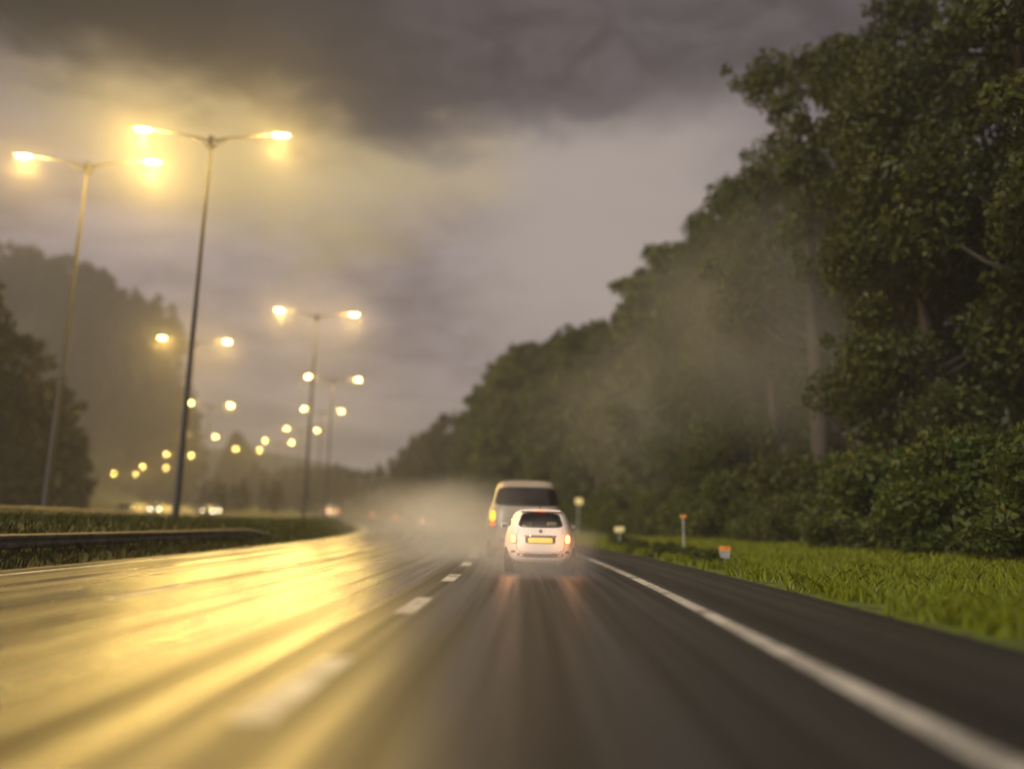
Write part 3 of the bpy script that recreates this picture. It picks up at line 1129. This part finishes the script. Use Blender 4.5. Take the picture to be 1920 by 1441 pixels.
def white_car():
    y0 = 17.45
    root = empty('small_hatchback', (0.22, y0, 0.0), R(0.4))
    root.scale = (1.0, 1.0, 0.945)
    tag(root, 'small white hatchback with lit tail lights driving ahead in the spray', 'car')
    S = Shell(HATCH, 4.0)
    win = dict(cx=0.0, cz=1.205, a=0.45, b=0.165, m=5.0, taper=0.13)

    def inside(x, z):
        q = (z - win['cz']) / (win['b'] * 0.97)
        if abs(q) >= 1:
            return False
        p = x / (win['a'] * 0.97 * (1 - win['taper'] * q))
        return abs(p) ** 5.5 + abs(q) ** 5.5 < 1
    put('body', S.body(inside), M['white'], root)
    rw = put('rear_window', S.patch(off=0.004, depth=0.006, rings=8, n=56, **win), M['glass'], root)
    fr = dict(win)
    fr.update(a=win['a'] * 1.035, b=win['b'] * 1.08)
    put('window_seal', S.patch(off=0.007, depth=0.03, rings=3, n=56, r_in=0.90, **fr), M['black'], rw)
    # cabin behind the glass
    c = MB()
    c.box(-0.56, 0.56, 0.55, 2.2, 0.62, 0.94, 0.05)
    c.box(-0.60, 0.60, 2.0, 2.1, 0.5, 1.05, 0.02)
    c.build('cabin_lining', M['cabin'], root)
    for sx in (-0.30, 0.27):
        s = MB()
        s.box(sx - 0.22, sx + 0.22, 0.62, 0.76, 0.80, 1.06, 0.05)
        st = s.build('rear_seat', M['cabin'], root, True)
        h = MB()
        h.box(sx - 0.12, sx + 0.12, 0.63, 0.72, 1.04, 1.17, 0.04)
        h.build('headrest', M['seat'], st, True)
    # bumper strip, plate and handle
    put('bumper_strip', S.patch(0, 0.375, 0.66, 0.040, 5, 0.006, bend=0.05, rings=5, n=64), M['trim'], root)
    put('bumper_chrome', S.patch(0, 0.425, 0.64, 0.010, 4, 0.009, bend=0.05, rings=3, n=64), M['chrome'], root)
    pr = put('plate_recess', S.patch(0, 0.745, 0.335, 0.088, 6, 0.004, rings=4), M['trim'], root)  # flat dark patch, the shade of a recess put into its colour
    put('number_plate', S.patch(0, 0.735, 0.27, 0.062, 14, 0.014, rings=4, n=48), M['plate'], pr)
    put('handle_bar', S.patch(0, 0.835, 0.36, 0.016, 4, 0.022, rings=3), M['chrome'], root)
    put('tailgate_seam', S.patch(0, 0.93, 0.50, 0.47, 7, 0.003, taper=0.13, rings=2, n=72, r_in=0.982), M['black'], root)
    wp = MB()
    wp.tube([(0.02, S.end_y(0, 1.03) - 0.02, 1.025), (0.02, S.end_y(0, 1.06) - 0.03, 1.045), (0.30, S.end_y(0.3, 1.10) - 0.02, 1.09), (0.40, S.end_y(0.4, 1.11) - 0.02, 1.10)], 0.011, 6)
    wp.build('rear_wiper', M['black'], root)
    put('badge', S.patch(0, 0.945, 0.042, 0.042, 2, 0.012, rings=3, n=24), M['badge'], root)
    for s in (-1, 1):
        tl = put('tail_light', S.patch(s * 0.605, 0.765, 0.082, 0.120, 2.7, 0.016, rings=5, n=32), M['tail'], root)
        put('bulb', S.patch(s * 0.605, 0.765, 0.058, 0.094, 2.7, 0.024, rings=4, n=24), M['bulb'], tl)
        put('fog_lamp', S.patch(s * 0.60, 0.47, 0.05, 0.028, 3, 0.012, rings=3, n=20), M['trim'], root)
        put('side_window', S.patch(1.42, 1.19, 0.72, 0.15, 5, 0.005, side=s, taper=0.28, rings=6, n=48), M['dark_glass'], root)
        mr = MB()
        mr.box(s * 0.86 - 0.085, s * 0.86 + 0.085, 2.16, 2.27, 0.98, 1.12, 0.035)
        mr.tube([(s * 0.68, 2.24, 1.0), (s * 0.80, 2.22, 1.03)], 0.025, 6)
        mm = mr.build('wing_mirror', M['white'] if s < 0 else M['dark_paint'], root, True)
        g = MB()
        g.box(s * 0.86 - 0.065, s * 0.86 + 0.065, 2.145, 2.158, 1.0, 1.10, 0.004)
        g.build('mirror_glass', M['chrome'], mm)
        wheel(root, s * 0.70, 0.60, 0.285, 0.19, s)
        wheel(root, s * 0.70, 2.90, 0.285, 0.19, s)
    rl = bpy.data.lights.new('tail_glow', 'POINT')
    rl.energy = 9.0
    rl.color = (1.0, 0.36, 0.14)
    rl.shadow_soft_size = 0.12
    rl.specular_factor = 0.0
    for s in (-1, 1):
        q = bpy.data.objects.new('tail_glow', rl)
        COL.objects.link(q)
        q.parent = root
        q.location = (s * 0.70, -0.30, 0.70)
    put('windscreen', S.patch(0, 1.20, 0.56, 0.14, 5, 0.005, front=True, taper=0.1, rings=6, n=48), M['dark_glass'], root)
    un = MB()
    un.box(-0.64, 0.64, 0.25, 3.2, 0.17, 0.30, 0.03)
    un.build('underbody', M['black'], root)
    sp = MB()
    sp.box(-0.46, 0.46, 0.36, 0.62, 1.405, 1.445, 0.015)
    sp.build('roof_spoiler', M['white'], root, True)
    bl = MB()
    bl.box(-0.11, 0.11, 0.352, 0.362, 1.413, 1.432, 0.003)
    bl.build('brake_light', M['tail_far'], root)
    an = MB()
    an.tube([(0, 0.95, 1.47), (0, 0.78, 1.60)], [0.012, 0.005], 6)
    an.build('antenna', M['black'], root)
    ex = MB()
    ex.tube([(0.42, 0.06, 0.23), (0.42, 0.5, 0.24)], 0.03, 10)
    ex.build('exhaust', M['chrome'], root)
    return root


VAN = [(0.32, 1.14, .12, 5.2), (0.42, 1.22, .03, 5.25), (0.70, 1.26, .0, 5.28), (1.0, 1.26, .02, 5.2), (1.25, 1.235, .06, 4.9), (1.42, 1.19, .10, 4.3),
       (1.60, 1.12, .16, 4.15), (1.85, 1.05, .24, 3.95), (2.08, .99, .33, 3.7), (2.24, .94, .42, 3.4), (2.34, .86, .56, 3.1), (2.40, .70, .85, 2.7), (2.42, .4, 1.2, 2.2)]


def ghost_car():
    root = empty('grey_van', (-0.14, 23.9, 0.0), R(0.8))  # ghost image of the hatchback, built as a solid van
    tag(root, 'large grey-beige van looming in the spray behind the small white hatchback', 'van')
    S = Shell(VAN, 5.5)
    put('body', S.body(), M['beige'], root)
    rw = put('rear_window', S.patch(0, 1.88, 0.93, 0.27, 6, 0.022, taper=0.07, rings=24, n=72, depth=0.03), M['dark_glass'], root)
    put('window_seal', S.patch(0, 1.88, 0.955, 0.29, 6, 0.026, taper=0.07, rings=4, n=72, r_in=0.95, depth=0.03), M['black'], rw)
    for s in (-1, 1):
        tl = put('tail_light', S.patch(s * 1.03, 1.27, 0.10, 0.17, 2.6, 0.016, rings=5, n=32), M['amber'], root)
        put('brake_light', S.patch(s * 1.03, 1.02, 0.085, 0.05, 2.4, 0.016, rings=4, n=24), M['tail'], root)
        wheel(root, s * 1.07, 0.95, 0.36, 0.26, s)
        wheel(root, s * 1.07, 4.25, 0.36, 0.26, s)
        put('side_window', S.patch(2.1, 1.83, 1.3, 0.24, 6, 0.006, side=s, rings=6, n=48, taper=0.12), M['dark_glass'], root)
    put('windscreen', S.patch(0, 1.82, 0.9, 0.28, 5, 0.006, front=True, taper=0.08, rings=6, n=40), M['dark_glass'], root)
    put('bumper', S.patch(0, 0.52, 1.12, 0.10, 6, 0.03, rings=4, n=48), M['trim'], root)
    put('number_plate', S.patch(0, 1.15, 0.27, 0.062, 14, 0.014, rings=4, n=40), M['plate'], root)
    put('door_handle', S.patch(0, 1.36, 0.16, 0.02, 4, 0.025, rings=3), M['black'], root)
    un = MB()
    un.box(-1.0, 1.0, 0.3, 4.9, 0.25, 0.45, 0.03)
    un.build('underbody', M['black'], root)
    return root


def simple_car(name, x, y, z, rz, paint, label, group, scale=(1, 1, 1), oncoming=False):
    root = empty(name, (x, y, z), rz)
    root.scale = scale
    tag(root, label, 'car' if 'van' not in name else 'van', group)
    S = Shell(HATCH, 5.0)
    put('body', S.body(None, 36, 64), M[paint], root)
    if oncoming:
        put('windscreen', S.patch(0, 1.20, 0.56, 0.15, 5, 0.006, front=True, taper=0.1, rings=5, n=32), M['dark_glass'], root)
        for s in (-1, 1):
            put('headlight', S.patch(s * 0.60, 0.66, 0.11, 0.085, 2.5, 0.012, front=True, rings=4, n=20), M['head'], root)
        put('grille', S.patch(0, 0.45, 0.40, 0.07, 5, 0.008, front=True, rings=3, n=24), M['black'], root)
    else:
        put('rear_window', S.patch(0, 1.20, 0.56, 0.17, 5, 0.006, taper=0.1, rings=5, n=32), M['dark_glass'], root)
        for s in (-1, 1):
            put('tail_light', S.patch(s * 0.64, 0.80, 0.10, 0.10, 2.5, 0.012, rings=4, n=20), M['tail_far'], root)
        put('number_plate', S.patch(0, 0.74, 0.25, 0.06, 10, 0.012, rings=3, n=24), M['plate'], root)
    for s in (-1, 1):
        put('side_window', S.patch(1.4, 1.19, 0.7, 0.15, 5, 0.005, side=s, taper=0.25, rings=4, n=28), M['dark_glass'], root)
        wheel(root, s * 0.71, 0.6, 0.30, 0.2, s)
        wheel(root, s * 0.71, 2.85, 0.30, 0.2, s)
    return root


white_car()
ghost_car()


def heading(axis, y):
    return math.atan(-(float(axis(y + 1)) - float(axis(y - 1))) / 2)


g1 = 'cars far ahead on our carriageway'
for nm, px, y, paint, lab, sc in (
        ('far_car', 811, 80, 'silver_paint', 'nearest of the far cars, bright orange tail lights in pale spray', (1.08, 1.1, 1.0)),
        ('far_car', 758, 122, 'dark_paint', 'dark far car with two red tail lights, between two other far cars', (1.08, 1.1, 1.0)),
        ('far_car', 714, 136, 'dark_paint', 'farthest dark car with faint red tail lights by the tip of the median', (1.08, 1.1, 1.0)),
        ('far_van', 633, 152, 'white', 'far white van with red lights just past the tip of the grass median', (1.5, 1.5, 1.45))):
    x = (px - 1000) / 1450.0 * y
    simple_car(nm, x, y, float(rise(y)), heading(c_road, y), paint, lab, g1 if nm == 'far_car' else None, sc)
g2 = 'oncoming cars with headlights on the opposite carriageway'
for x, y, paint, lab, sc in (
        (-48.3, 116, 'dark_paint', 'oncoming car with bright headlights near the tall post of the inner row', (1.12, 1.1, 1.05)),
        (-51.8, 127, 'silver_paint', 'second oncoming car close behind the one with the brightest headlights', (1.12, 1.1, 1.05)),
        (-40.0, 77, 'dark_paint', 'oncoming car with headlights glowing below the dark left-hand trees', (1.12, 1.1, 1.05)),
        (-62.0, 128, 'silver_paint', 'oncoming car in the outer lane, dim headlights under the hazy hill', (1.12, 1.1, 1.05))):
    h = heading(g_far, y) + math.pi
    simple_car('oncoming_car', x, y, float(rise(y)) + 0.5, h, paint, lab, g2, sc, True)


# ------------------------------------------------------------------ marker posts and signs on the verge
def marker(x, y, ztop, w, h, mat, label, cat, skirt=0.0):
    zg = float(terrain(x, y))
    root = empty('marker_post', (x, y, zg), R(2))
    root.rotation_euler = (R(2.0), R(3.0 * math.sin(x * 7 + y)), R(4))
    tag(root, label, cat, 'roadside markers on the right verge')
    p = MB()
    p.box(-0.032, 0.032, -0.02, 0.02, -0.3, ztop - zg - h - skirt * 0.5, 0.01)
    p.build('post', M['post_white'], root)
    b = MB()
    b.box(-w / 2, w / 2, -0.032, -0.022, ztop - zg - h, ztop - zg, 0.004)
    b.build('reflector', M[mat], root)
    if skirt:
        k = MB()
        k.box(-w / 2 + 0.01, w / 2 - 0.01, -0.03, 0.03, ztop - zg - h - skirt, ztop - zg - h - 0.003, 0.012)
        k.build('marker_body', M['post_white'], root)
    return root


marker(4.25, 37.6, 1.00, 0.46, 0.24, 'sign_cream', 'cream marker plate on a short post at the far grass edge', 'marker post')
marker(5.36, 22.0, 0.56, 0.31, 0.13, 'sign_orange', 'low marker with an orange reflector above a white body in the grass', 'marker post', 0.22)
marker(2.95, 50.5, 2.75, 0.48, 0.40, 'sign_cream', 'small yellow sign on a taller thin post right of the van', 'sign')  # ghost image of the cream marker, built as a sign
marker(5.45, 28.2, 1.48, 0.22, 0.10, 'sign_orange', 'dull orange reflector on a waist-high post before the dark wood', 'marker post')  # ghost image of the orange marker, built as a second post

q = MB()
q.tube([(0, 0, -0.3), (0, 0, 4.4)], [0.06, 0.045], 8)
q.box(-0.05, 0.05, -0.05, 0.05, 4.37, 4.52, 0.015)
tp = q.build('thin_post', M['post_white'], None, True)
tp.location = (-43.5, 70.5, float(terrain(-43.5, 70.5)))
tag(tp, 'thin pale post standing in front of the dark left-hand trees', 'post')


# ------------------------------------------------------------------ rain haze and spray
def vol_mat(name, dens, col, falloff=False, aniso=0.0):
    m = bpy.data.materials.new(name)
    m.use_nodes = True
    T = NT(m.node_tree)
    T.n.remove(T.n['Principled BSDF'])
    v = T.node('ShaderNodeVolumePrincipled')
    T.put(v.inputs['Color'], col)
    v.inputs['Anisotropy'].default_value = aniso
    if falloff:
        tc = T.node('ShaderNodeTexCoord')
        ln = T.node('ShaderNodeVectorMath', operation='LENGTH')
        T.l.new(tc.outputs['Object'], ln.inputs[0])
        n = T.noise(tc.outputs['Object'], 2.2, 3.0, 0.55)
        r = T.math('ADD', ln.outputs['Value'], T.math('MULTIPLY', T.math('SUBTRACT', n, 0.5), 0.6))
        T.put(v.inputs['Density'], T.smooth(r, 0.92, 0.0, 0.0, dens))
    else:
        v.inputs['Density'].default_value = dens
    T.l.new(v.outputs[0], T.n['Material Output'].inputs['Volume'])
    return m


def spray(x, y, z, rx, ry, rz, dens, label):
    bm = bmesh.new()
    bmesh.ops.create_icosphere(bm, subdivisions=3, radius=1.0)
    me = bpy.data.meshes.new('road_spray')
    bm.to_mesh(me)
    bm.free()
    o = link_mesh('road_spray', me, vol_mat('spray', dens, (0.92, 0.90, 0.86), True))
    o.location = (x, y, z)
    o.scale = (rx, ry, rz)
    tag(o, label, 'spray', kind='stuff')


spray(0.1, 16.9, 0.35, 2.0, 3.6, 1.0, 0.30, 'pale spray thrown up by the wheels of the white hatchback')
spray(-2.2, 24.0, 0.6, 3.2, 9.0, 2.3, 0.17, 'mist of spray hanging round the grey van and the lane beside it')
spray(-9.0, 70.0, 1.4, 9.0, 34.0, 4.0, 0.03, 'long bank of spray over the lanes behind the far cars')

def mist(x, y, z, r, rz, dens, label):
    bm = bmesh.new()
    bmesh.ops.create_icosphere(bm, subdivisions=3, radius=1.0)
    me = bpy.data.meshes.new('drizzle_mist')
    bm.to_mesh(me)
    bm.free()
    o = link_mesh('drizzle_mist', me, vol_mat('drizzle', dens, (0.92, 0.90, 0.86), True))
    o.location = (x, y, z)
    o.scale = (r, r, rz)
    tag(o, label, 'mist', kind='stuff')


for lx, ly, lz, r, rz, dn, lab in ((12.5, 40.0, 11.0, 12.0, 9.5, 0.030, 'pale drizzle drifting before the middle of the roadside wood'),
                               (9.0, 60.0, 9.5, 13.0, 9.0, 0.020, 'pale drizzle hanging before the wood above the grey van')):
    mist(lx, ly, lz, r, rz, dn, lab)

for lx, ly, lz, r, lab in ((-12.0, 33.3, 18.3, 4.6, 'drizzle glowing round the right-hand lamp of the tallest post'),
                           (-18.3, 32.9, 18.3, 4.2, 'drizzle glowing round the left-hand lamp of the tallest post'),
                           (-19.6, 36.6, 18.2, 4.0, 'drizzle glowing round the right-hand lamp of the post by the left edge'),
                           (-25.6, 35.0, 18.2, 4.0, 'drizzle glowing round the left-hand lamp of the post by the left edge'),
                           (-18.9, 64.7, 18.0, 6.0, 'drizzle glowing round the lamps of the second tallest post'),
                           (-34.6, 76.2, 18.0, 6.5, 'drizzle glowing round the two lamps before the hazy hill')):
    mist(lx, ly, lz, r * 1.55, r * 2.0, 0.0065, lab)  # local puffs added to strengthen the halos of the nearest lamps

bx = MB()
bx.box(-690, 690, -55, 980, -3.0, 112)
hz = bx.build('haze', vol_mat('rain_haze', HAZE, (0.66, 0.65, 0.65)))
tag(hz, kind='stuff')
